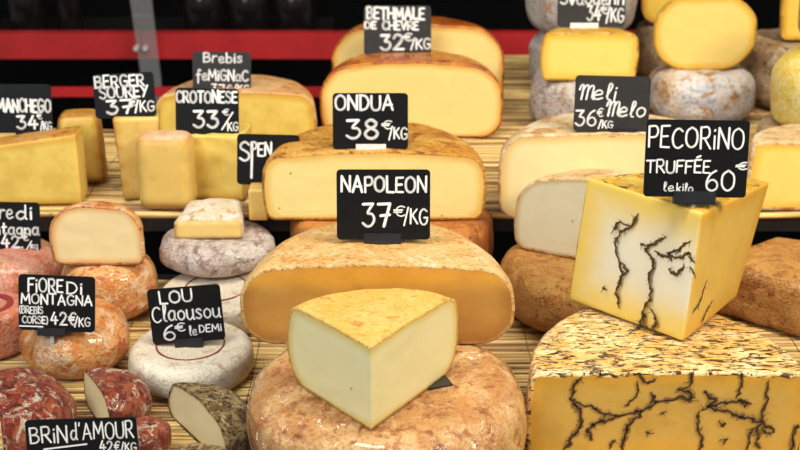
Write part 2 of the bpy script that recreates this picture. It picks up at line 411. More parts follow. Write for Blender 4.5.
def stroke(mb, P, w, y, th):
    """brushed line of width w in the XZ plane, standing th proud of the plate at y"""
    if len(P) == 1: P = [P[0], (P[0][0] + w * .3, P[0][1])]
    P = [P[0]] + [p for a, p in zip(P, P[1:]) if math.hypot(p[0] - a[0], p[1] - a[1]) > 1e-6]
    if len(P) < 2: return
    n = len(P); b = len(mb.v); L = []; Rr = []
    for i in range(n):
        a = P[max(i - 1, 0)]; c = P[min(i + 1, n - 1)]; dx, dz = c[0] - a[0], c[1] - a[1]; l = math.hypot(dx, dz) or 1
        if 0 < i < n - 1:
            d1 = (P[i][0] - a[0], P[i][1] - a[1]); d2 = (c[0] - P[i][0], c[1] - P[i][1])
        nx, nz = -dz / l, dx / l; ww = w / 2
        L.append((P[i][0] + nx * ww, P[i][1] + nz * ww)); Rr.append((P[i][0] - nx * ww, P[i][1] - nz * ww))
    for i in range(n - 1):   # quads per segment with their own ends, discs at every joint
        a, c = P[i], P[i + 1]; dx, dz = c[0] - a[0], c[1] - a[1]; l = math.hypot(dx, dz) or 1; nx, nz = -dz / l * w / 2, dx / l * w / 2
        b = len(mb.v)
        for (x, z) in ((a[0] + nx, a[1] + nz), (a[0] - nx, a[1] - nz), (c[0] - nx, c[1] - nz), (c[0] + nx, c[1] + nz)): mb.v.append(Vector((x, y - th, z)))
        mb.f.append((b, b + 1, b + 2, b + 3))
    for i in range(n):
        b = len(mb.v)
        for k in range(8):
            t = math.pi * 2 * k / 8; mb.v.append(Vector((P[i][0] + math.cos(t) * w / 2, y - th * 1.02, P[i][1] + math.sin(t) * w / 2)))
        mb.f.append(tuple(b + k for k in range(8)))

def text(mb, s, x0, x1, yb, cap, sw, y, slope=0.0, shear=0.0, seed=0):
    gap = 2.0; tot = sum(G[c][0] for c in s) + gap * (len(s) - 1); k = (x1 - x0) / tot; x = x0; rnd = random.Random(seed + len(s) * 7)
    for c in s:
        wd, st = G[c]
        if c == ' ': x += (wd + gap) * k; continue
        dy = rnd.uniform(-.04, .04) * cap; sc = rnd.uniform(.95, 1.06)
        for sm, pts in st:
            P = spline(pts) if sm and len(pts) > 2 else pts
            Q = [(x + px * k + (pz / 10) * cap * shear, yb + dy + pz / 10 * cap * sc + (x - x0) * slope) for px, pz in P]
            stroke(mb, Q, sw * rnd.uniform(.9, 1.12), y, .0004)
        x += (wd + gap) * k

# surfaces of the place
def deck(Y): return (Y - 1.0) * .05
SL = math.degrees(math.atan(.05))
ZT = .13

exec_order = []
M = {}
M['board'] = plain('painted_board', (26, 17, 12), .6, var=.5)
M['black'] = plain('black_backdrop', (3, 3, 3), .9, spec=.03, var=.4)
M['rib'] = plain('dark_grille', (24, 18, 19), .7, spec=.15, var=.4)
M['red'] = plain('red_enamel', (186, 34, 36), .42, var=.18, scale=9)
M['slate'] = plain('slate_plastic', (9, 9, 11), .42, spec=.3, var=.3, scale=60)
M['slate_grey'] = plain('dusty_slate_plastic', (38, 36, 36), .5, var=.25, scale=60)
M['chalk'] = plain('white_paint_pen', (242, 240, 238), .7, var=.06, scale=300)
M['clip_black'] = plain('black_clip', (40, 40, 44), .25, var=.2)
M['clip_white'] = plain('white_clip', (238, 234, 226), .4, var=.05)
M['steel'] = plain('steel', (205, 200, 195), .35, metal=.2)
def reed_mat():
    m, nt, b = newmat('straw_reed'); co = coords(nt, scale=(2.2, 130, 40)); n1 = ntex(nt, co, 1, 3, .6)
    co2 = coords(nt, scale=(40, 40, 40)); n2 = ntex(nt, co2, 1, 4, .7)
    c = mixc(nt, mrange(nt, n1, .36, .62), s2l((128, 80, 30)), s2l((240, 204, 126)))
    c = mixc(nt, mrange(nt, n2, .6, .75), c, s2l((120, 72, 28)))
    nt.links.new(c, b.inputs['Base Color']); b.inputs['Roughness'].default_value = .5; bump(nt, b, n1, .3, .001)
    return m
M['reed'] = reed_mat()

# ---------------------------------------------------------------- the setting
def struct(o): o['kind'] = 'structure'; return o
mb = MB(); mb.box(-2.2, 2.2, 3.3, 3.36, -.9, 2.2)
wall = struct(mb.put('wall_back', M['black']))
mb = MB()
for i in range(120):
    x = -1.3 + i * .022; mb.box(x, x + .009, 3.27, 3.3, .22, 1.0)
mb.put('grille', M['rib'], wall)
mb = MB(); mb.box(-2.2, 2.2, .6, 3.3, -.92, -.9); struct(mb.put('floor', M['black']))

# counter with a sloping front deck and a raised back tier
ctr = thing('display_counter', 'dark stepped display counter under the straw mats', 'counter', (0, 1.0, 0))
def rel(mb_):
    for v in mb_.v: v.y -= 1.0
    return mb_
def slope_board(x0, x1, y0, y1, up0, up1):
    m = MB(); V = [(x0, y0, deck(y0) + up0), (x1, y0, deck(y0) + up0), (x1, y1, deck(y1) + up0), (x0, y1, deck(y1) + up0)]
    m.v = [Vector(v) for v in V] + [Vector((a, b, c + up1 - up0)) for a, b, c in V]
    m.f = [(0, 3, 2, 1), (4, 5, 6, 7), (0, 1, 5, 4), (1, 2, 6, 5), (2, 3, 7, 6), (3, 0, 4, 7)]
    return m
rel(slope_board(-1.0, 1.1, .9, 1.72, -.03, -.007)).put('front_deck', M['board'], ctr)
m_ = MB(); m_.box(-1.0, 1.1, 1.705, 2.14, .10, .122); m_.box(-.12, 1.1, 2.14, 2.72, .10, .122); rel(m_).put('back_tier', M['board'], ctr)
m_ = MB(); m_.box(-1.0, 1.1, 1.73, 1.75, -.9, .10); rel(m_).put('riser', M['black'], ctr)
m_ = MB(); m_.box(-1.0, 1.1, .92, .94, -.9, -.04); rel(m_).put('front_panel', M['black'], ctr)

def mat_of_reeds(name, label, x0, x1, y0, y1, zf, r, seed, wob=1.0):
    rnd = random.Random(seed); mb = MB(); y = y0
    while y < y1:
        rr = r * rnd.uniform(.7, 1.15); n = 14; ph = rnd.uniform(0, 9); x_a = x0 + rnd.uniform(-.012, .012); x_b = x1 + rnd.uniform(-.012, .012)
        P = []; ra = []
        for i in range(n + 1):
            x = x_a + (x_b - x_a) * i / n
            P.append(Vector((x, y + rr + noise.noise(Vector((x * 4, ph, y * 9))) * r * wob, zf(y) - .0005 - rr + noise.noise(Vector((x * 3, ph, 5))) * r * .15)))
            ra.append(rr * (1 + .2 * noise.noise(Vector((x * 6, ph, 1)))))
        mb.tube(P, ra, 6); y += rr * 2 * rnd.uniform(.95, 1.25 + .28 * wob)
    o = mb.put(name, M['reed'], None, True); tag(o, label, 'mat')
    x = x0 + .06
    while x < x1:
        t = MB(); t.tube([Vector((x + .002 * math.sin(i), y0 + (y1 - y0) * i / 12, zf(y0 + (y1 - y0) * i / 12) - .0012)) for i in range(13)], .0007, 4); x += .17
        t.put('binding_thread', M['thread'], o, True)
    return o
M['thread'] = plain('twine', (120, 84, 40), .8)
mat_of_reeds('straw_mat', 'fine straw mat covering the lower front deck', -.75, .85, .98, 1.69, deck, .0028, 1)
mat_of_reeds('straw_mat', 'coarse straw mat on the raised tier behind the sloping deck', -.85, .95, 1.70, 2.13, lambda y: ZT, .0048, 2, wob=2.2)
mat_of_reeds('straw_mat', 'rear straw mat reaching to the red rail behind the right-hand cheeses', -.11, .95, 2.14, 2.70, lambda y: ZT, .0062, 3, wob=2.2)

# red rails behind the tier
m_ = MB(); z0, z1 = at(300, 59, Y=2.80).z, at(300, 33, Y=2.80).z
m_.box(-1.2, -.567, 2.80, 2.83, z0, z1); m_.box(-.563, 1.2, 2.80, 2.83, z0, z1)
rail = thing('red_rail', 'long red metal rail crossing behind all the cheeses', 'rail', (0, 2.8, z0))
for v in m_.v: v.y -= 2.8; v.z -= z0
m_.put('rail_bar', M['red'], rail)
for px in (139.5, 148.5):
    p = at(px, 44.5, Y=2.795); mm = MB(); mm.tube([Vector((p.x, -.030, p.z - z0)), Vector((p.x, -.048, p.z - z0))], .0055, 12); mm.put('bolt', M['steel'], rail)
m_ = MB(); m_.box(-.9, -.13, 2.40, 2.412, at(80, 97, Y=2.4).z, at(80, 88, Y=2.4).z); o = m_.put('red_rail', M['red']); tag(o, 'thin red strip seen low behind the yellow wedges at left', 'rail')

# shelf clutter in the dark beyond the rail
def glass_mat():
    m, nt, b = newmat('thin_glass'); out = nt.nodes['Material Output']
    tr = N(nt, 'ShaderNodeBsdfTransparent'); tr.inputs[0].default_value = (.93, .94, .94, 1); gs = N(nt, 'ShaderNodeBsdfGlossy'); gs.inputs[1].default_value = .04
    df = N(nt, 'ShaderNodeBsdfDiffuse'); df.inputs[0].default_value = (.6, .58, .58, 1)
    mx = nt.nodes.new('ShaderNodeMixShader'); mx.inputs[0].default_value = .12; nt.links.new(tr.outputs[0], mx.inputs[1]); nt.links.new(gs.outputs[0], mx.inputs[2])
    m2 = nt.nodes.new('ShaderNodeMixShader'); m2.inputs[0].default_value = .16; nt.links.new(mx.outputs[0], m2.inputs[1]); nt.links.new(df.outputs[0], m2.inputs[2])
    nt.links.new(m2.outputs[0], out.inputs[0]); return m
M['glass'] = glass_mat()
p0, p1, p2, p3 = at(147, 118, Y=2.76), at(165, 118, Y=2.76), at(150, -12, Y=2.76), at(128, -12, Y=2.76)
m_ = MB(); m_.v = [Vector((p.x, yy, p.z)) for yy in (2.76, 2.768) for p in (p0, p1, p2, p3)]
m_.f = [(0, 1, 2, 3), (7, 6, 5, 4), (0, 4, 5, 1), (1, 5, 6, 2), (2, 6, 7, 3), (3, 7, 4, 0)]
tag(m_.put('glass_divider', M['glass']), 'slanting narrow glass divider in front of the red rail', 'divider')

def pane_mat():
    m, nt, b = newmat('case_glass'); out = nt.nodes['Material Output']
    tr = N(nt, 'ShaderNodeBsdfTransparent'); gs = N(nt, 'ShaderNodeBsdfGlossy'); gs.inputs[1].default_value = .02
    mx = nt.nodes.new('ShaderNodeMixShader'); mx.inputs[0].default_value = .006; nt.links.new(tr.outputs[0], mx.inputs[1]); nt.links.new(gs.outputs[0], mx.inputs[2])
    nt.links.new(mx.outputs[0], out.inputs[0]); return m
m_ = MB(); m_.box(-1.0, 1.1, .905, .911, -.04, .62); tag(m_.put('case_glass', pane_mat()), 'clear glass pane at the front of the display case', 'glass')

M['jar'] = plain('dark_glass', (20, 13, 12), .18, spec=.5, var=.4)
M['jar_lid'] = plain('dull_lid', (58, 50, 46), .4, var=.3)
for i, (px, rr, hh, lab) in enumerate(((30, .045, .15, 'leftmost dark jar on the shelf in the black background'), (72, .03, .19, 'dark narrow bottle beside the leftmost background jar'), (205, .05, .13, 'dark wide jar in the background right of the glass divider'),
                                       (250, .05, .13, 'dark wide jar in the background, middle of three'), (296, .05, .13, 'dark wide jar in the background, rightmost of three'))):
    bx = at(px, 40, Y=3.08).x; base = at(px, 34, Y=3.05).z
    J = thing('dark_jar', lab, 'jar', (bx, 3.08, base), group=None)
    prof = [(0, 0), (rr * .92, 0), (rr, .006), (rr, hh * .72), (rr * .8, hh * .84), (rr * .62, hh * .9)]; V = []; F = []; n = 24
    for r, z in prof:
        for k in range(n): V.append(Vector((r * math.cos(2 * math.pi * k / n), r * math.sin(2 * math.pi * k / n), z)))
    for a in range(len(prof) - 1):
        for k in range(n): F.append((a * n + k, a * n + (k + 1) % n, (a + 1) * n + (k + 1) % n, (a + 1) * n + k))
    fix_normals(put('jar_body', V, F, M['jar'], J))
    m_ = MB(); m_.tube([Vector((0, 0, hh * .89)), Vector((0, 0, hh))], rr * .66, 20); m_.put('lid', M['jar_lid'], J)
m_ = MB(); a, b_ = at(-20, 34, Y=3.05), at(330, 34, Y=3.05); m_.box(a.x, b_.x, 3.0, 3.26, a.z - .012, a.z)
tag(m_.put('shelf_board', M['rib']), 'dark shelf behind the red rail under the background jars', 'shelf')

# ---------------------------------------------------------------- cheeses
C1 = dict(amp=.0016)
# --- centre column
r_or = rind('orange_crust', (214, 148, 66), (232, 178, 100), (160, 88, 34), 16, .56, .35, .5, .5, seed=1)
r_or2 = rind('baked_crust', (186, 104, 34), (222, 148, 62), (128, 62, 20), 14, .55, .4, .5, .42, seed=2, coat=.3)
r_on = rind('golden_crust', (214, 156, 70), (234, 186, 104), (150, 92, 40), 20, .57, .45, .6, .55, seed=3, c4=(186, 126, 60))
r_nap = rind('buff_crust', (224, 180, 118), (232, 196, 140), (212, 152, 84), 18, .56, .4, .5, .5, seed=4, c4=(238, 212, 170))
r_wrap = rind('wrapped_crust', (204, 152, 98), (232, 192, 140), (152, 94, 54), 24, .56, .35, .5, .5, coat=1.0, seed=5, c4=(186, 124, 82), wrap=True, soft=1.4)
p_beth = paste('pale_gold_paste', (246, 216, 136), (226, 168, 74), .012, .45, .2, seed=1, holes=.12)
p_on = paste('cream_gold_paste', (244, 222, 146), (232, 186, 92), .014, .45, .2, seed=2, holes=.15)
p_nap = paste('amber_paste', (200, 146, 68), (180, 122, 52), .02, .33, .5, seed=3, top=((236, 170, 66), .058, .080), coat=.35)
p_wed = paste('ivory_paste', (243, 233, 178), (232, 206, 126), .012, .45, .15, seed=4, holes=.1)

def halfw(name, label, pxc, wpx, pyb, z, H, rm, pm, rz=0, rx=0, **k):
    c = at(pxc, pyb, z=z); R = wpx * slant(c.y, z + H / 2) / FPX / 2 - k.get('bulge', .004)
    return wheel(name, label, c, R, H, 0, 180, rz=rz, rx=rx, rmat=rm, pmat=pm, **k)

halfw('half_cheese', 'pale half wheel with brown crust, the rearmost in the centre, behind the sign priced 32', 418, 172, 116, ZT, .150, r_or2, p_beth, s_top=.045, s_bot=.03, bulge=.006, dome=.012, seed=1)
halfw('half_cheese', 'big pale half wheel with orange-brown crust on which the sign priced 32 stands', 411.5, 184, 138, ZT, .115, r_or2, p_beth, s_top=.038, s_bot=.03, bulge=.006, dome=.014, seed=2, ys=1.15)
halfw('half_cheese', 'creamy half wheel with golden crust carrying the sign priced 38', 374.5, 226, 220, .137, .089, r_on, p_on, s_top=.020, s_bot=.012, bulge=.006, dome=.008, seed=3, ys=1.35)
# brown half wheel under it, round side forward
wheel('half_cheese', 'brown crusted half wheel under the creamy one priced 38', (-.012, 1.70, deck(1.70) - .0001), .137, .103, 180, 360, s_top=.018, s_bot=.02, bulge=.004, dome=0, rx=SL, rmat=rind('brown_crust', (168, 106, 52), (200, 138, 76), (112, 62, 28), 18, seed=7), pmat=p_nap, seed=4)
zs = deck(1.475)
wheel('round_cheese', 'small round cheese propping up the back of the amber half wheel', (-.03, 1.478, zs), .055, .1135 - zs, 0, 360, s_top=.01, rmat=r_nap, pmat=p_nap, seed=5, dome=0)
halfw('half_cheese', 'amber half wheel with buff crust carrying the sign priced 37', 377.5, 276, 344, .1155, .087, r_nap, p_nap, s_top=.028, s_bot=.03, bulge=.008, dome=.008, seed=6, ys=1.36)
c = Vector((-.0125, 1.180, deck(1.18)))
wheel('round_cheese', 'whole brown cheese wheel in shiny cling film at the bottom centre', (-.014, 1.236, deck(1.236)), .139, .0985, s_top=.024, s_bot=.03, bulge=.010, dome=.0, rx=SL, rmat=r_wrap, amp=.002, seed=7)
ap = at(371, 431, z=.1060)
wheel('cheese_wedge', 'ivory wedge with golden rind sitting on the film-wrapped wheel', (ap.x, ap.y, .1060), .148, .089, 55, 131, s_top=.012, s_bot=.022, bulge=.008, dome=.004, rx=SL, R2=.126, bow=.008,
      rmat=rind('wedge_crust', (236, 194, 106), (240, 206, 130), (216, 156, 76), 26, .59, .3, .5, .5, soft=1.8, seed=9), pmat=p_wed, seed=8, rt=.003, rag=.25)

# --- right: truffle cheeses
r_tr = None
def truffle_rind():
    """cream crust scored all over with short dark strokes and fine cracks"""
    m, nt, b = newmat('truffle_crust'); co = coords(nt); n1 = ntex(nt, co, 24, 4, .6)
    def streak(rz, sc, seed):
        tc = nt.nodes.new('ShaderNodeTexCoord'); mp = nt.nodes.new('ShaderNodeMapping'); nt.links.new(tc.outputs['Object'], mp.inputs[0])
        mp.inputs['Rotation'].default_value = (0, 0, R_(rz)); mp.inputs['Scale'].default_value = sc; mp.inputs['Location'].default_value = (seed, 0, 0)
        return ntex(nt, mp.outputs[0], 1, 3, .62, .8)
    a = mrange(nt, streak(-38, (60, 240, 120), 1), .52, .57); c_ = mrange(nt, streak(35, (85, 260, 120), 5), .535, .585)
    big = ntex(nt, co, 13, 3, .6); sel = mrange(nt, big, .46, .54)
    lines = nt.nodes.new('ShaderNodeMix'); nt.links.new(sel, lines.inputs[0]); nt.links.new(a, lines.inputs[2]); nt.links.new(c_, lines.inputs[3])
    n3 = ntex(nt, co, 150, 3, .6); n5 = ntex(nt, co, 38, 5, .75, 1.2)
    blot = mrange(nt, n5, .585, .62)
    mx = nt.nodes.new('ShaderNodeMath'); mx.operation = 'MAXIMUM'; nt.links.new(lines.outputs[0], mx.inputs[0]); nt.links.new(blot, mx.inputs[1])
    c = mixc(nt, mrange(nt, n1, .42, .6), s2l((226, 176, 96)), s2l((244, 214, 154)))
    c = mixc(nt, mrange(nt, n3, .52, .66, 0, .6), c, s2l((196, 128, 48)))
    c = mixc(nt, mx.outputs[0], c, s2l((74, 44, 22)))
    nt.links.new(c, b.inputs['Base Color']); b.inputs['Roughness'].default_value = .45
    b.inputs['Coat Weight'].default_value = .5; b.inputs['Coat Roughness'].default_value = .15
    inv = nt.nodes.new('ShaderNodeMath'); inv.operation = 'SUBTRACT'; inv.inputs[0].default_value = 1; nt.links.new(mx.outputs[0], inv.inputs[1])
    bump(nt, b, inv.outputs[0], .7, .002); return m
r_tr = truffle_rind()
M['vein'] = plain('truffle_vein', (74, 52, 34), .6, var=.5, scale=300)
M['vein_soft'] = plain('truffle_stain', (158, 120, 62), .55, var=.3, scale=200)
p_tr = paste('mustard_paste', (210, 170, 82), (218, 164, 54), .022, .33, .7, seed=11, coat=.5, holes=.15)
p_pec = paste('truffle_ivory_paste', (240, 234, 208), (242, 208, 96), .062, .42, .15, seed=12)
p_pec2 = paste('golden_paste', (236, 196, 96), (232, 178, 60), .03, .4, .4, seed=13)
H_T = .112
cT = at(664, 456, z=deck(1.25)); cT.z = deck(cT.y)
Tt = wheel('half_truffle_cheese', 'mustard-yellow half wheel veined with truffle under the tall truffle block', cT, .146, H_T - cT.z, 0, 180, s_top=.007, s_bot=.008, bulge=.005, dome=.002, rmat=r_tr, pmat=p_tr, amp=.0012, seed=9, rt=.0045, rag=.5, ys=1.36)
def veins_plane(parent, name, lines, pix2loc, nrm, w=.0012, mat='vein', seed=0, th=.0005, strands=1, jit=.0022):
    mb = MB(); rnd = random.Random(seed)
    for i, (ww, pts) in enumerate(lines):
        L = [pix2loc(x, y) for x, y in pts]
        for q in range(strands):
            ribbon(mb, L, w * ww * (1 if q == 0 else .5), None, nrm, th, seed + i * 3 + q * .13, jit=jit * (1 + .5 * q), sub=9)
        if strands > 1:      # short twigs leaving the thread
            for k in range(len(L) - 1):
                for _ in range(2):
                    p = L[k].lerp(L[k + 1], rnd.random()); d = (L[k + 1] - L[k]).normalized(); sd = d.cross(nrm) * rnd.choice((-1, 1))
                    e = p + (d * rnd.uniform(-.5, 1) + sd * rnd.uniform(.5, 1.2)).normalized() * rnd.uniform(.003, .008)
                    ribbon(mb, [p, e], w * .5, None, nrm, th, seed + k, jit=jit * .6, sub=5)
    return mb.put(name, M[mat], next(c for c in parent.children if c.name.startswith('side_face' if seed == 19 else 'cut_face')))
def plane_pt(origin, n, parent_loc, off):
    def f(px, py):
        d = at(px, py, Y=1.0) - Vector((0, 0, HC)); o = Vector((0, 0, HC)); t = (origin - o).dot(n) / d.dot(n)
        return o + d * t + n * off - parent_loc
    return f
k = 280 / 800
def Z(*p): return [(520 + a * k, 340 + b * k) for a, b in p]
TL = [(1.5, Z((175, 105), (150, 125), (152, 180), (170, 200), (172, 240), (150, 275), (125, 312))), (1.0, Z((152, 180), (200, 190), (245, 212), (285, 210))),
      (1.3, Z((190, 262), (210, 240), (250, 225), (300, 212), (345, 200), (385, 178), (430, 168), (480, 165), (500, 160))), (1.4, Z((345, 200), (325, 222), (305, 250), (300, 285), (292, 316))),
      (.9, Z((335, 95), (345, 112), (368, 122), (385, 110))), (.8, Z((335, 120), (332, 160), (300, 190))), (.8, Z((370, 150), (388, 155), (372, 172))),
      (1.0, Z((500, 95), (485, 105), (484, 128), (465, 142), (450, 138))), (1.1, Z((465, 142), (490, 160), (490, 172))), (1.4, Z((525, 145), (555, 165), (540, 188), (580, 200), (620, 212), (660, 220), (700, 238), (725, 258))),
      (1.0, Z((520, 195), (545, 190), (575, 175), (625, 170), (660, 176))), (.8, Z((632, 88), (628, 130), (618, 168))), (.9, Z((708, 120), (705, 165), (695, 205), (680, 240), (655, 262), (650, 312))),
      (1.0, Z((515, 205), (508, 250), (520, 280), (510, 314))), (.9, Z((725, 258), (700, 268), (690, 250))), (1.1, Z((270, 285), (255, 310))), (1.3, Z((798, 235), (785, 262), (770, 314))),
      (1.2, Z((570, 242), (585, 236))), (.8, Z((400, 205), (420, 200))), (.8, Z((360, 262), (372, 265))), (1.0, Z((625, 170), (650, 180), (640, 190))), (.7, Z((225, 90), (222, 105))), (.9, Z((585, 280), (583, 300))),
      (1.2, Z((195, 250), (200, 285))), (1.0, Z((680, 240), (672, 285), (680, 312)))]
f = plane_pt(cT, Vector((0, -1, 0)), cT, .0009)
veins_plane(Tt, 'truffle_stain', TL, f, Vector((0, -1, 0)), .0020, 'vein_soft', 3, .0003)
f = plane_pt(cT, Vector((0, -1, 0)), cT, .0012)
veins_plane(Tt, 'truffle_vein', TL, f, Vector((0, -1, 0)), .00062, 'vein', 3, strands=3, jit=.003)

zt = H_T + .0025
def A3(px, py, Y=None, z=None): return at(px, py, z=z, Y=Y)
FLb, APb, FRb = at(567, 300, z=zt), at(684, 343, z=zt), at(737, 297, z=zt)
FLt = at(586, 176, Y=FLb.y + .005); APt = at(703, 212, Y=APb.y + .002); FRt = at(771, 181, Y=FRb.y)
BKb = Vector((.335, 1.475, zt)); BKt = Vector((.35, 1.475, (FLt.z + FRt.z) / 2))
r_pec = rind('golden_truffle_crust', (236, 190, 84), (242, 210, 120), (206, 140, 40), 30, .56, .4, .5, .42, seed=12, coat=.3, c4=(84, 50, 22))
Tp = block('truffle_wedge', 'tall pale block of truffle cheese, yellow towards the rind, under the sign priced 60',
           [FLb, APb, FRb, BKb, FLt, APt, FRt, BKt], r_pec, p_pec, rinds=('top', 'bottom', 'back', 'left'), rad=.005, n=26, amp=.0012, seed=5, bulges={'back': .012, 'left': .012}, third=('right', 'side_face', p_pec2))
org = (FLb + APb + FRb + BKb) / 4
nl = (APb - FLb).cross(FLt - FLb).normalized(); nl = nl if nl.y < 0 else -nl
f = plane_pt((FLb + APt) / 2, nl, org, .0012)
PL = [(1.2, [(640, 212), (632, 226), (622, 232), (615, 244), (620, 262), (622, 276), (617, 292), (620, 308)]), (.9, [(632, 226), (620, 222), (612, 232)]), (1.0, [(622, 276), (628, 272), (622, 262)]),
      (1.4, [(667, 236), (654, 243), (646, 250), (655, 262), (650, 280), (652, 296), (643, 312), (646, 326)]), (1.2, [(692, 240), (680, 248), (668, 254), (672, 262)]),
      (1.1, [(655, 250), (664, 256), (676, 258), (690, 252), (696, 262)]), (1.3, [(668, 268), (676, 274), (686, 266)]), (1.4, [(646, 312), (640, 322), (650, 330), (658, 322), (652, 310)]), (.9, [(602, 286), (606, 289)]), (1.1, [(640, 243), (646, 246)]), (.9, [(690, 266), (697, 276)])]
veins_plane(Tp, 'truffle_stain', PL, plane_pt((FLb + APt) / 2, nl, org, .0010), nl, .0015, 'vein_soft', 9, .0003)
veins_plane(Tp, 'truffle_vein', PL, f, nl, .00062, 'vein', 9, strands=3, jit=.003)
nr = (FRb - APb).cross(APt - APb).normalized(); nr = nr if nr.y < 0 else -nr
PR = [(1.2, [(760, 200), (752, 220), (748, 232)]), (1.0, [(712, 300), (706, 310), (700, 322)]), (.9, [(722, 250), (716, 262), (712, 268)]), (1.5, [(748, 216), (744, 232), (738, 244), (734, 262), (728, 274), (722, 284)]), (1.3, [(712, 268), (704, 284), (700, 300), (692, 312)]), (.8, [(734, 262), (728, 256)]), (.8, [(756, 208), (752, 220)])]
veins_plane(Tp, 'truffle_stain', PR, plane_pt((FRb + APt) / 2, nr, org, .0010), nr, .0017, 'vein_soft', 19, .0003)
veins_plane(Tp, 'truffle_vein', PR, plane_pt((FRb + APt) / 2, nr, org, .0012), nr, .0008, 'vein', 19, strands=3)

# --- right: pale half wheels behind the truffle block
r_pale = rind('pale_crust', (226, 196, 150), (240, 220, 184), (206, 150, 90), 18, .56, .3, .45, .5, seed=14, c4=(196, 150, 100))
p_pale = paste('pale_paste', (238, 220, 164), (226, 190, 118), .016, .4, .15, seed=14, coat=.3, holes=.1)
p_grey = paste('chalky_paste', (226, 216, 182), (206, 186, 140), .008, .35, .15, seed=15, coat=.5, holes=.12)
halfw('half_cheese', 'pale half wheel with cream crust carrying the sign priced 36', 612, 232, 219, ZT, .116, r_pale, p_pale, s_top=.03, s_bot=.02, bulge=.006, dome=.006, seed=15)
zb = deck(1.60)
wheel('round_cheese', 'speckled brown wheel under the chalky white half wheel, left of the truffle block', (.262, 1.585, zb), .122, .108 - zb + .0001, s_top=.018, s_bot=.03, bulge=.008, dome=0, rx=0,
      rmat=rind('speckled_crust', (216, 156, 84), (228, 178, 108), (120, 78, 38), 40, .60, .4, .8, .5, seed=16, c4=(186, 126, 60)), amp=.003, seed=16)
wheel('half_cheese', 'chalky white half wheel with cream crust left of the truffle block', (.255, 1.557, .1102), .116, .090, 0, 180, rz=-30, ys=1.0, s_top=.03, s_bot=.014, bulge=.004, dome=.022, rmat=r_pale, pmat=p_grey, seed=17)

r_bloom = rind('mouldy_crust', (206, 196, 190), (226, 218, 206), (176, 160, 152), 20, .55, .4, .6, .65, seed=20, c4=(196, 150, 110))
r_greyb = rind('grey_brown_crust', (172, 138, 104), (196, 168, 136), (130, 100, 74), 24, .56, .4, .7, .6, seed=21, c4=(206, 190, 172))
r_yel = rind('yellow_crust', (226, 176, 66), (240, 206, 120), (190, 130, 50), 22, .58, .3, .5, .5, seed=22)
p_yel = paste('yellow_paste', (250, 220, 116), (240, 190, 70), .016, .42, .2, seed=22, coat=.2)
p_lem = paste('lemon_paste', (240, 200, 84), (220, 160, 44), .012, .42, .25, seed=23, holes=.15)
# stack in front of the dark gap
halfw('half_cheese', 'small half wheel with grey mould crust under the yellow one in the rear right', 588, 108, 124, ZT, .088, r_bloom, p_lem, s_top=.02, s_bot=.02, bulge=.006, dome=0, rz=180, seed=18) if 0 else \
wheel('round_cheese', 'small mould-crusted wheel under the yellow half wheel at rear right', (.312, 2.17, ZT), .086, .088, s_top=.02, s_bot=.02, bulge=.005, dome=0, rmat=r_bloom, amp=.003, seed=18)
cI = at(588.5, 81, z=.218)
wheel('half_cheese', 'bright yellow half wheel at rear right carrying the sign priced 34 with white clip', (cI.x, cI.y, .2185), .076, .078, 0, 180, s_top=.010, s_bot=.008, bulge=.004, dome=.002, rmat=r_yel, pmat=p_yel, seed=19)
for i, (zz, hh, xx, lab) in enumerate(((ZT, .112, .340, 'blue-grey mould crusted wheel, lower of two behind the yellow half wheel'), (ZT + .1125, .118, .336, 'blue-grey mould crusted wheel, upper of two behind the yellow half wheel'))):
    wheel('round_cheese', lab, (xx, 2.40, zz), .092, hh, s_top=.03, s_bot=.03, bulge=.008, dome=.0, rmat=r_bloom, amp=.004, seed=30 + i)
# round cut cheese on a mouldy wheel
cG = Vector((.523, 2.20, ZT))
wheel('round_cheese', 'white mould crusted wheel under the big rounded yellow half cheese', cG, .086, .089, s_top=.028, s_bot=.028, bulge=.006, dome=0, rmat=rind('white_mould_crust', (222, 200, 172), (236, 228, 222), (186, 144, 96), 12, .55, .4, .6, .6, seed=24, c4=(196, 200, 210)), amp=.002, seed=24)
cF = at(702, 70, z=ZT + .0895)
wheel('half_cheese', 'big rounded yellow half cheese with its cut face forward, top right of centre', (cF.x, cF.y, ZT + .0895), .080, .124, 0, 180, s_top=.045, s_bot=.05, bulge=.006, dome=.002, rmat=r_yel, pmat=paste('butter_paste', (248, 214, 122), (236, 180, 60), .014, .4, .12, seed=24, coat=.4), seed=25)
# behind, left of it
wheel('round_cheese', 'grey-brown crusted wheel in the gap left of the rounded yellow cheese', (.550, 2.52, ZT), .086, .105, s_top=.02, s_bot=.02, dome=0, rmat=r_greyb, amp=.003, seed=26)
wheel('half_cheese', 'dull yellow half wheel high in the gap left of the rounded yellow cheese', (.552, 2.48, ZT + .108), .086, .115, 0, 180, s_top=.03, s_bot=.03, dome=.0, rmat=r_yel, pmat=p_lem, seed=27)
# behind, right of it
wheel('round_cheese', 'grey-brown mould crusted wheel right of the rounded yellow cheese', (.722, 2.31, ZT), .100, .118, s_top=.02, s_bot=.025, dome=0, rmat=rind('bark_crust', (176, 142, 104), (206, 178, 142), (120, 92, 66), 24, .54, .5, .9, .65, seed=27, c4=(222, 204, 174)), amp=.003, seed=28)
wheel('half_cheese', 'yellow half wheel cropped by the top right corner of the photo', (.762, 2.27, ZT + .121), .088, .12, 0, 180, s_top=.01, s_bot=.01, dome=0, rmat=r_yel, pmat=p_lem, seed=29)
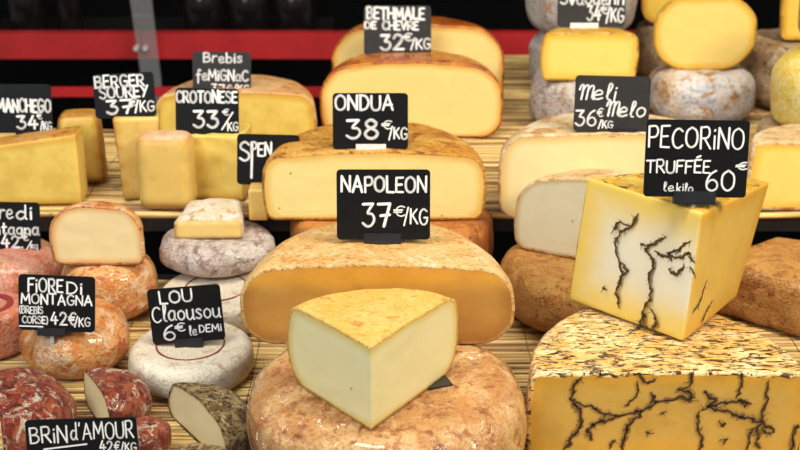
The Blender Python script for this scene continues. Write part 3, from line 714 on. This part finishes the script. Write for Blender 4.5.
# right edge
cA = at(748, 218, z=ZT)
RA = .092
wheel('half_cheese', 'yellow half drum with thick whitish crust above the brown slab at the right edge', (cA.x + RA + .006, 1.708, ZT), RA, .099, 0, 180, s_top=.006, s_bot=.006, bulge=.002, dome=0, rmat=r_pale, pmat=p_yel, seed=31, rt=.0045)
wheel('round_cheese', 'grey crusted wheel hidden behind the half drum at the right edge', (.655, 1.96, ZT), .09, .056, s_top=.01, s_bot=.01, dome=0, rmat=r_greyb, seed=32)
wheel('round_cheese', 'tall rounded yellow cheese with dark flecks at the right edge', (.668, 1.96, ZT + .0565), .086, .122, s_top=.05, s_bot=.012, bulge=.006, dome=.0, rmat=rind('flecked_yellow_crust', (244, 212, 104), (250, 232, 160), (150, 104, 40), 30, .66, .4, .3, .4, seed=33), seed=33)
wheel('round_cheese', 'tan cheese resting on the tall flecked yellow one at the upper right edge', (.676, 1.96, ZT + .179), .066, .10, s_top=.03, s_bot=.03, bulge=.004, dome=0, rmat=rind('tan_crust', (206, 160, 96), (222, 182, 120), (160, 110, 60), 24, .58, .3, .5, .5, seed=34), seed=34)
# brown slab
b1, b2 = at(728, 318, z=deck(1.55)), at(806, 337, z=deck(1.5))
z1 = .104
SLb = [Vector((.405, 1.590, deck(1.59))), Vector((.515, 1.500, deck(1.5))), Vector((.66, 1.60, deck(1.60))), Vector((.52, 1.685, deck(1.685)))]
SLt = [Vector((v.x, v.y, z1)) for v in SLb]
block('cheese_slab', 'low brown-crusted slab of cheese at the right edge beside the truffle block', SLb + SLt, rind('bronze_crust', (196, 140, 78), (214, 162, 98), (150, 98, 50), 24, .57, .4, .6, .42, seed=35, coat=.5, c4=(168, 110, 56)), p_nap,
      rinds=('top', 'bottom', 'back', 'front', 'right'), rad=.012, n=22, amp=.003, seed=35, bulges={'front': .004})

# --- back left: yellow pieces on the tier
r_man = rind('tan_rind', (206, 150, 70), (222, 172, 96), (170, 110, 48), 22, .56, .3, .5, .5, seed=40)
p_man = paste('manchego_paste', (240, 206, 104), (224, 172, 62), .014, .38, .85, seed=40, holes=.3)
p_old = paste('old_gold_paste', (228, 190, 104), (210, 154, 66), .014, .4, .85, seed=41, holes=.15)
def blk(name, label, pl, pr, yb, yt, depth, rinds, rm, pm, skew=0, z=ZT, rot=0, dr=0, **k):
    """upright piece whose front lower edge runs between two photo positions"""
    a = at(pl, yb, z=z); b = at(pr, yb, z=z); t = at(pl, yt, Y=a.y); h = t.z - z
    d = Vector((math.sin(R_(rot)), math.cos(R_(rot)), 0)) * depth; sk = Vector((skew, 0, 0)); b = a + Matrix.Rotation(R_(-rot), 3, 'Z') @ (b - a)
    up = Vector((0, 0, h)); return block(name, label, [a, b, b + d, a + d, a + up + sk, b + up * (1 + dr) - sk, b + d + up * (1 + dr) - sk, a + d + up + sk], rm, pm, rinds=rinds, **k)
halfw('half_cheese', 'big yellow half wheel with tan crust behind the two signs priced 33 and 37', 237, 160, 153, ZT, .092, rind('peach_crust', (226, 172, 116), (238, 196, 146), (200, 140, 84), 16, .56, .25, .4, .5, seed=42), p_man, s_top=.016, s_bot=.012, bulge=.004, dome=.010, seed=42, ys=1.35)
blk('cheese_wedge', 'wide golden wedge at the left edge in front of its sign', -28, 81, 206, 150, .05, ('top', 'bottom', 'left'), r_man, p_man, rad=.004, seed=43, rot=-2, dr=.26)
blk('cheese_wedge', 'golden wedge half hidden behind the wide one at the left edge', 58, 106, 187, 116, .05, ('top', 'bottom', 'right'), r_man, p_man, rad=.016, seed=44, skew=.006, rot=-6)
blk('cheese_wedge', 'golden slice with brown rind edge under the sign priced 37 at left', 124, 158, 201, 119, .075, ('left', 'bottom', 'back'), r_man, p_old, rad=.004, seed=45, rot=-8, skew=-.008)
blk('cheese_block', 'small upright golden block with rounded pinkish top', 138, 193, 212, 137, .05, ('top', 'bottom', 'back'), rind('pinkish_rind', (226, 184, 140), (236, 204, 170), (206, 150, 90), 24, .58, .2, .4, .5, seed=46), p_old, rad=.016, seed=46, rot=3)
blk('cheese_wedge', 'tall ridged golden piece under the sign priced 33', 186, 245, 199, 135, .07, ('back', 'bottom'), r_man, p_man, rad=.003, seed=47, rot=6, amp=.0055, freq=60)
blk('cheese_block', 'little golden block between the mould-crusted cheese and the creamy half wheel', 249, 268, 221, 190, .035, ('back', 'bottom'), r_man, p_old, rad=.003, seed=48)

# --- left: washed-rind cheeses on the front deck
r_wash = rind('washed_crust', (222, 150, 84), (238, 186, 130), (196, 108, 54), 24, .55, .35, .6, .42, seed=50, coat=.4, c4=(246, 214, 178))
r_pink = rind('pink_crust', (216, 146, 122), (226, 166, 142), (200, 120, 90), 20, .56, .4, .5, .4, seed=51, coat=.4, c4=(222, 180, 150))
zN = deck(1.575)
wheel('round_cheese', 'orange crusted wheel under the small pale half cheese', (-.384, 1.590, zN), .057, .108 - zN, s_top=.022, s_bot=.024, bulge=.005, dome=0, rx=0, rmat=r_wash, amp=.003, seed=50)
cM = at(99.5, 266, z=.1083)
wheel('half_cheese', 'small pale half cheese with glossy orange crust, cut face forward', (cM.x, cM.y, .1095), .0575, .068, 0, 180, s_top=.020, s_bot=.010, bulge=.003, dome=.014, rmat=r_wash, pmat=paste('blush_paste', (244, 220, 166), (232, 178, 112), .010, .42, .12, seed=52), amp=.0025, seed=51)
zq = deck(1.445)
wheel('round_cheese', 'orange-brown wheel behind the sign priced 42 with three lines of small writing', (-.397, 1.447, zq), .061, .070, s_top=.030, s_bot=.026, bulge=.004, dome=.004, rx=SL, rmat=r_wash, amp=.003, seed=53)
zo = deck(1.64)
wheel('round_cheese', 'pink crusted wheel below the sign at the left edge', (-.535, 1.640, zo), .072, .066, s_top=.022, s_bot=.02, bulge=.004, dome=.006, rx=SL, rmat=r_pink, amp=.003, seed=54)
def ring_top(T, R, H, r0, r1, mat):
    V = []; F = []; n = 48
    for k in range(n):
        a = 2 * math.pi * k / n
        for r in (r0, r1): V.append(Vector((r * math.cos(a), r * math.sin(a) , H)))
        for r in (r1, r0): V.append(Vector((r * math.cos(a), r * math.sin(a) , H - .003)))
    for k in range(n):
        j = (k + 1) % n
        for i in range(4): F.append((k * 4 + i, k * 4 + (i + 1) % 4, j * 4 + (i + 1) % 4, j * 4 + i))
    return put('printed_ring', V, F, mat, T, False)
M['ring'] = plain('maroon_print', (140, 44, 40), .6, var=.2)
r_white = rind('white_crust', (232, 218, 196), (240, 230, 212), (208, 184, 152), 26, .58, .25, .4, .55, seed=55)
r_wside = r_white
zP = deck(1.48)
Tq = wheel('round_cheese', 'small cheese with pinkish top and red printed ring, cut by the left edge', (-.512, 1.490, zP), .045, .060, s_top=.006, s_bot=.01, bulge=.002, dome=0, rx=SL, rmat=r_pink, amp=.001, seed=56)
ring_top(Tq, .045, .0605, .022, .030, M['ring'])
zr = deck(1.42)
Tc = wheel('round_cheese', 'flat white wheel with maroon printed ring under the sign priced 6', (-.252, 1.422, zr), .072, .040, s_top=.010, s_bot=.012, bulge=.003, dome=0, rx=SL, rmat=r_white, amp=.0012, seed=57)
ring_top(Tc, .073, .0407, .0395, .0415, M['ring'])
zs2 = deck(1.571)
Td = wheel('round_cheese', 'flat white wheel with maroon ring, half hidden behind the sign priced 6', (-.240, 1.571, zs2), .072, .044, s_top=.008, s_bot=.01, bulge=.003, dome=0, rx=SL, rmat=r_white, amp=.001, seed=58)
ring_top(Td, .072, .0447, .0395, .0415, M['ring'])
r_blm = rind('bloomy_crust', (206, 188, 178), (222, 210, 202), (168, 142, 134), 22, .55, .45, .8, .55, seed=59, c4=(150, 130, 122), coat=.2)
# low wheel that lifts the bloomy one
wheel('round_cheese', 'shaded grey wheel lowest in the stack of the bloomy cheeses', (-.243, 1.685, deck(1.685) - .0002), .030, .036, s_top=.01, s_bot=.01, dome=0, rx=SL, rmat=r_blm, amp=.001, seed=60)
cU = Vector((-.247, 1.645, .0785))
wheel('round_cheese', 'wrinkled grey-pink bloomy wheel with a cut piece lying on it', cU, .073, .040, s_top=.016, s_bot=.018, bulge=.004, dome=0, rmat=r_blm, amp=.0035, seed=61)
v1, v2 = at(172, 241, z=.1175), at(245, 240, z=.1175)
cV = (v1 + v2) / 2
block('cheese_piece', 'small cut piece with white crust and a thin yellow side, lying on the bloomy wheel',
      [v1, v2, v2 + Vector((-.008, .072, 0)), v1 + Vector((.012, .072, 0)), v1 + Vector((.002, .003, .028)), v2 + Vector((-.002, .003, .028)), v2 + Vector((-.012, .07, .036)), v1 + Vector((.016, .07, .036))],
      rind('bloomy_white_crust', (236, 218, 190), (244, 234, 216), (216, 184, 140), 30, .56, .25, .6, .6, seed=62), paste('straw_paste', (226, 192, 116), (206, 160, 82), .006, .45, .3, seed=62, holes=.2), rinds=('top', 'back', 'bottom', 'left', 'right'), rad=.008, n=18, amp=.002, seed=62, bulges={'top': .008})

# --- bottom left: herb and pepper crusted cheeses
r_herb = rind('herb_crust', (142, 108, 60), (206, 182, 130), (56, 42, 28), 75, .52, .6, 1.0, .7, seed=70, c4=(232, 214, 172))
r_pep = rind('pepper_crust', (150, 54, 34), (190, 110, 76), (84, 36, 24), 55, .54, .6, 1.0, .5, seed=71, c4=(238, 222, 200), coat=.3)
p_soft = paste('soft_paste', (240, 224, 176), (226, 200, 130), .006, .5, .15, seed=72)
zz = deck(1.2)
wheel('half_cheese', 'red pepper-crusted half cheese in the bottom left corner', (-.440, 1.275, deck(1.275)), .070, .052, 0, 180, rz=-72, s_top=.022, s_bot=.014, bulge=.004, dome=.016, rx=0, rmat=r_pep, pmat=p_soft, amp=.004, seed=72, ys=1.1)
wheel('half_cheese', 'red pepper-crusted half cheese with its pale cut facing left, right of the corner one', (-.341, 1.305, deck(1.305)), .052, .046, 0, 180, rz=-62, s_top=.012, s_bot=.012, bulge=.003, dome=.010, rx=0, rmat=r_pep, pmat=p_soft, amp=.003, seed=73, ys=1.1)
wheel('half_cheese', 'herb-crusted half cheese with its pale cut facing left, below the white wheel', (-.224, 1.268, deck(1.268)), .072, .044, 0, 180, rz=-56, s_top=.020, s_bot=.012, bulge=.003, dome=.014, rx=0, rmat=r_herb, pmat=p_soft, amp=.003, seed=74, ys=.8)
wheel('round_cheese', 'herb-crusted cheese cut by the bottom edge in front of the herb-crusted half', (-.206, 1.150, deck(1.15)), .045, .050, s_top=.014, s_bot=.012, bulge=.003, dome=.006, rx=SL, rmat=r_herb, amp=.003, seed=75)
wheel('round_cheese', 'small red pepper-crusted cheese between the two halves at bottom left', (-.276, 1.250, deck(1.25)), .024, .036, s_top=.012, s_bot=.01, dome=.003, rx=SL, rmat=r_pep, amp=.003, seed=76)

# ---------------------------------------------------------------- price signs
def sign(label, rect, lines, z=None, Y=None, roll=0, slate='slate', clip=None, lean=10, sw=1.15, foot=.0, stroke_mul=.84, rad=4, lettering_extra=None, yaw=0):
    x0, y0, x1, y1 = rect; p = at((x0 + x1) / 2, y1, z=z, Y=Y); s = slant(p.y, p.z) / FPX
    W = (x1 - x0) * s; H = (y1 - y0) * s / math.cos(R_(PITCH - lean)); ky = H / (y1 - y0)
    T = thing('price_sign', label, 'sign', p, (R_(-lean), R_(roll), R_(yaw)), 'black price signs' if 0 else None)
    # plate with rounded corners
    r = rad * s; P = []
    for cx, cz, a0 in ((W / 2 - r, H - r, 0), (-W / 2 + r, H - r, 90), (-W / 2 + r, r, 180), (W / 2 - r, r, 270)):
        for i in range(6): a = R_(a0 + i * 18); P.append((cx + r * math.cos(a), cz + r * math.sin(a)))
    n = len(P); V = [Vector((x, -.0008, z_)) for x, z_ in P] + [Vector((x, .0008, z_)) for x, z_ in P]
    F = [tuple(range(n))[::-1], tuple(range(n, 2 * n))] + [(k, (k + 1) % n, n + (k + 1) % n, n + k) for k in range(n)]
    pl = put('plate', V, F, M[slate], T, False); fix_normals(pl)
    mb = MB()
    for i, L in enumerate(lines):
        tx, lx0, lx1, yb, cap = L[:5]; wd = L[5] if len(L) > 5 else sw; slope = L[6] if len(L) > 6 else 0; sh = L[7] if len(L) > 7 else 0
        if tx == '_': stroke(mb, [((lx0 - (x0 + x1) / 2) * s, (y1 - yb) * ky), ((lx1 - (x0 + x1) / 2) * s, (y1 - cap) * ky)], wd * s, -.0008, .0004); continue
        text(mb, tx, (lx0 - (x0 + x1) / 2) * s, (lx1 - (x0 + x1) / 2) * s, (y1 - yb) * ky, cap * ky, wd * s * stroke_mul, -.0008, slope, sh, i)
    # writing running off the plate's edge stops at the edge
    for v in mb.v: v.x = max(-W / 2 + .0004, min(W / 2 - .0004, v.x)); v.z = max(.0004, min(H - .0004, v.z))
    mb.put('lettering', M['chalk'], pl)
    if clip:
        cx0, cx1, ct, cb, cm = clip; m = MB(); a, b = (cx0 - (x0 + x1) / 2) * s, (cx1 - (x0 + x1) / 2) * s
        zt_, zb_ = (y1 - ct) * ky, (y1 - cb) * ky
        m.box(a, b, -.0035, -.0013, zb_, zt_); m.box(a, b, .0010, .004, zb_, zt_); m.box(a, b, -.0035, .004, zb_ - .0008, zb_ + .0006)
        cl = m.put('clip', M[cm], T)
        if cm == 'clip_white': cl['label'] = 'white clip'
        if foot: m = MB(); m.box((a + b) / 2 - .002, (a + b) / 2 + .002, .0, .003, zb_ - foot, zb_); m.put('pin', M['steel'], T)
    elif foot:
        m = MB(); m.box(-.006, .006, .0009, .004, -foot, .012); m.put('clip', M['clip_black'], T)
    return T
# text: (writing, x0, x1, baseline, cap height, stroke width, slope, shear) in photo positions
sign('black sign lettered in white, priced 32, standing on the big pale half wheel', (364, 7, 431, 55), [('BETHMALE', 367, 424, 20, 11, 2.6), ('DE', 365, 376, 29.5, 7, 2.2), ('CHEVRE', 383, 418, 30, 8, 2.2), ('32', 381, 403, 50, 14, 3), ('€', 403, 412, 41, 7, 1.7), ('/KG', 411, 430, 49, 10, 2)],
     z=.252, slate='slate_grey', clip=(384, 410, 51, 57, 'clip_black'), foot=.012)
sign('black sign lettered in white, priced 38, with white clip, on the creamy half wheel', (333, 94, 408, 149.5), [('ONDUA', 336, 393, 110.5, 14, 2.6), ('38', 347, 378, 139, 19, 3.2), ('€', 382, 392, 129, 8, 1.6), ('/KG', 389, 407, 139, 11, 2)],
     z=.233, clip=(356, 386, 144, 152, 'clip_white'), foot=.012)
sign('black sign lettered in white, priced 37, with black clip, on the amber half wheel', (337, 170, 430, 239.5), [('NAPOLEON', 342, 426, 192, 15, 2.8), ('37', 363, 390, 227, 24, 3.2), ('€', 394, 405, 216, 10, 1.8), ('/KG', 404, 427, 224, 15, 2.1)],
     z=.214, clip=(364, 401, 233, 244, 'clip_black'), foot=.012)
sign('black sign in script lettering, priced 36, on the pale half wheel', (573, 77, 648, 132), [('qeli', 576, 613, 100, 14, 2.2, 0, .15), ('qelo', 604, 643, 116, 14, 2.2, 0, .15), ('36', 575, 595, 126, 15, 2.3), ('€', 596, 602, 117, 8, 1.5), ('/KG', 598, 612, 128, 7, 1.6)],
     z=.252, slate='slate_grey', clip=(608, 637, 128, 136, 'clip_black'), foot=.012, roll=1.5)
sign('largest black sign at right, lettered in white, priced 60, on the truffle block', (643, 121, 745.5, 197), [('PECORiNO', 646, 740, 148.5, 20, 2.4), ('TRUFFÉE', 645, 708, 173, 12, 2.2), ('60', 705, 733, 190, 20, 2.4), ('€', 733, 745, 169, 7, 1.6, 0, .3), ('le', 663, 673, 191, 8, 1.5), ('kilo', 676, 692, 192, 8, 1.5)],
     z=.279, clip=(673, 715, 191, 203, 'clip_black'), foot=.014, roll=.8)
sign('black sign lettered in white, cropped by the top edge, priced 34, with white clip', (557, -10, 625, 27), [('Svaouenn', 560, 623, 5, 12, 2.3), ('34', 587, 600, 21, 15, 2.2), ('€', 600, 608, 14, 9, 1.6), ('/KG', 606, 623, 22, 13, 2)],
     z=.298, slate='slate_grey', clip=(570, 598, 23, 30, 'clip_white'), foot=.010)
sign('black sign cut by the left edge, priced 34, behind the wide golden wedge', (-14, 85, 53, 133), [('MANCHEGO', -1, 52, 112, 12, 2.7), ('34', 18, 38, 129, 13, 2.7), ('€', 38, 43, 119, 6, 1.5), ('/KG', 41, 52, 130, 8, 1.7)],
     Y=1.80, foot=.02)
sign('black tilted sign lettered in white, priced 37, on the golden slice at left', (96, 74, 157, 117.5), [('BERGER', 98, 147, 87, 11, 2.4), ('SOUREY', 102, 150, 97.5, 11, 2.4), ('37', 108, 133, 113, 13, 3), ('€', 131, 138, 106, 7, 1.6), ('/KG', 136, 155, 112, 10, 2)],
     Y=1.762, roll=-3, foot=.012)
sign('black sign with thick white lettering, priced 33, on the ridged golden piece', (176, 89, 239, 135.5), [('CROTONESE', 177, 237, 103, 11, 2.5), ('33', 194, 218, 128, 17, 3), ('€', 223, 229, 115, 6, 1.5), ('/', 222, 233, 128, 15, 1.8), ('KG', 228, 238, 130, 8, 1.7)],
     Y=1.765, roll=1, foot=.012)
sign('black sign with small blurred lettering, priced 37, behind the one priced 33', (193, 53, 251, 101), [('Brebis', 204, 242, 63, 9, 2), ('feMiGNaC', 197, 248, 81, 10, 2.1), ('37€', 212, 232, 93, 8, 1.6), ('/KG', 234, 249, 92, 7, 1.5)],
     Y=2.0, roll=1, foot=.02, slate='slate_grey')
sign('black sign half hidden behind the creamy half wheel, its writing cut off', (237, 135, 299, 184), [('S', 240, 249, 162, 20, 2.6), ('P', 250, 256, 156, 14, 2.4), ('EN', 257, 271, 157, 10, 2.2), ('_', 251.5, 251.5, 144, 178, 2.4)],
     Y=1.905, roll=1, foot=.03) if 0 else None
sign('black sign half hidden behind the creamy half wheel, its writing cut off', (237, 135, 299, 185), [('S', 240, 249, 161, 19, 2.6), ('PEN', 251, 271, 156, 13, 2.3), ('_', 252, 251.5, 145, 178, 2.4)],
     Y=1.70, roll=1.5, foot=.012)
sign('black sign cut by the left edge above the pink crusted wheel, priced 42', (-37, 202, 41, 250), [('Fiore', -20, 14, 218, 13, 2.4), ('di', 18, 33, 219, 13, 2.4), ('Montagna', -24, 39, 234, 11, 2.4), ('42.', 2, 23, 247, 11, 2.5), ('€', 23, 29, 240, 7, 1.6), ('/', 27, 32, 248, 7, 1.5), ('kg', 31, 38, 248, 6, 1.5)],
     z=.100, roll=1, foot=.012)
sign('black sign with three crowded lines of writing, priced 42, on the orange-brown wheel', (19, 275, 95, 331), [('FiORE', 29, 63, 292, 13, 2.2), ('Di', 67, 82, 293, 12, 2.2), ('MONTAGNA', 22, 92, 304, 10, 2), ('(BREBIS', 20, 43, 314, 7, 1.5), ('CORSE)', 23, 48, 324, 7, 1.6), ('42€', 51, 76, 324, 12, 2.2), ('/KG', 75, 90, 325, 9, 1.6), ('_', 20, 43, 327, 327, 1.4)],
     z=.094, roll=2.5, clip=(38, 66, 328, 335, 'clip_black'), foot=.01)
sign('black tilted sign lettered in white, priced 6, standing on the flat white wheel', (153, 286, 226, 342), [('LOU', 165, 197, 301, 12, 2.2), ('Claousou', 156, 223, 319, 15, 2.1), ('6', 165, 176, 338, 15, 2.4), ('€', 177, 187, 330, 8, 1.6), ('le', 191, 198, 335, 9, 1.5), ('DEMi', 201, 223, 333, 7, 1.5)],
     z=.0655, roll=-5, clip=(175, 203, 338, 347, 'clip_black'), foot=.006)
sign('black sign lettered in white at the bottom left among the pepper-crusted cheeses', (29, 417, 140, 470), [('BRiN', 33, 70, 440, 16, 2.2), ("d'AMOUR", 74, 136, 438, 16, 1.9), ('42€', 102, 122, 451, 10, 1.9), ('/KG', 123, 138, 452, 9, 1.6), ('_', 46, 89, 447, 443, 1.6)],
     Y=1.13, roll=-2, foot=.03)
# small black plate showing under the ivory wedge
q = at(437, 384, z=.1085)
m_ = MB(); m_.box(-.013, .013, -.012, .012, 0, .0015); o = m_.put('black_tag', M['clip_black']); o.location = (q.x, q.y, .1108); o.rotation_euler = (R_(SL), 0, R_(20)); tag(o, 'small flat black tag peeping out from under the ivory wedge', 'tag')

# things of one kind shown together carry one group
GROUPS = {'half_cheese': 'cut half cheeses on display', 'round_cheese': 'whole round cheeses on display', 'cheese_wedge': 'golden wedges at the back left', 'cheese_block': 'small upright blocks at the back left',
          'price_sign': 'handwritten black price signs', 'dark_jar': 'dark jars on the background shelf', 'straw_mat': 'straw mats under the cheeses'}
for o in SC.objects:
    k = o.name.split('.')[0]
    if o.parent is None and k in GROUPS: o['group'] = GROUPS[k]
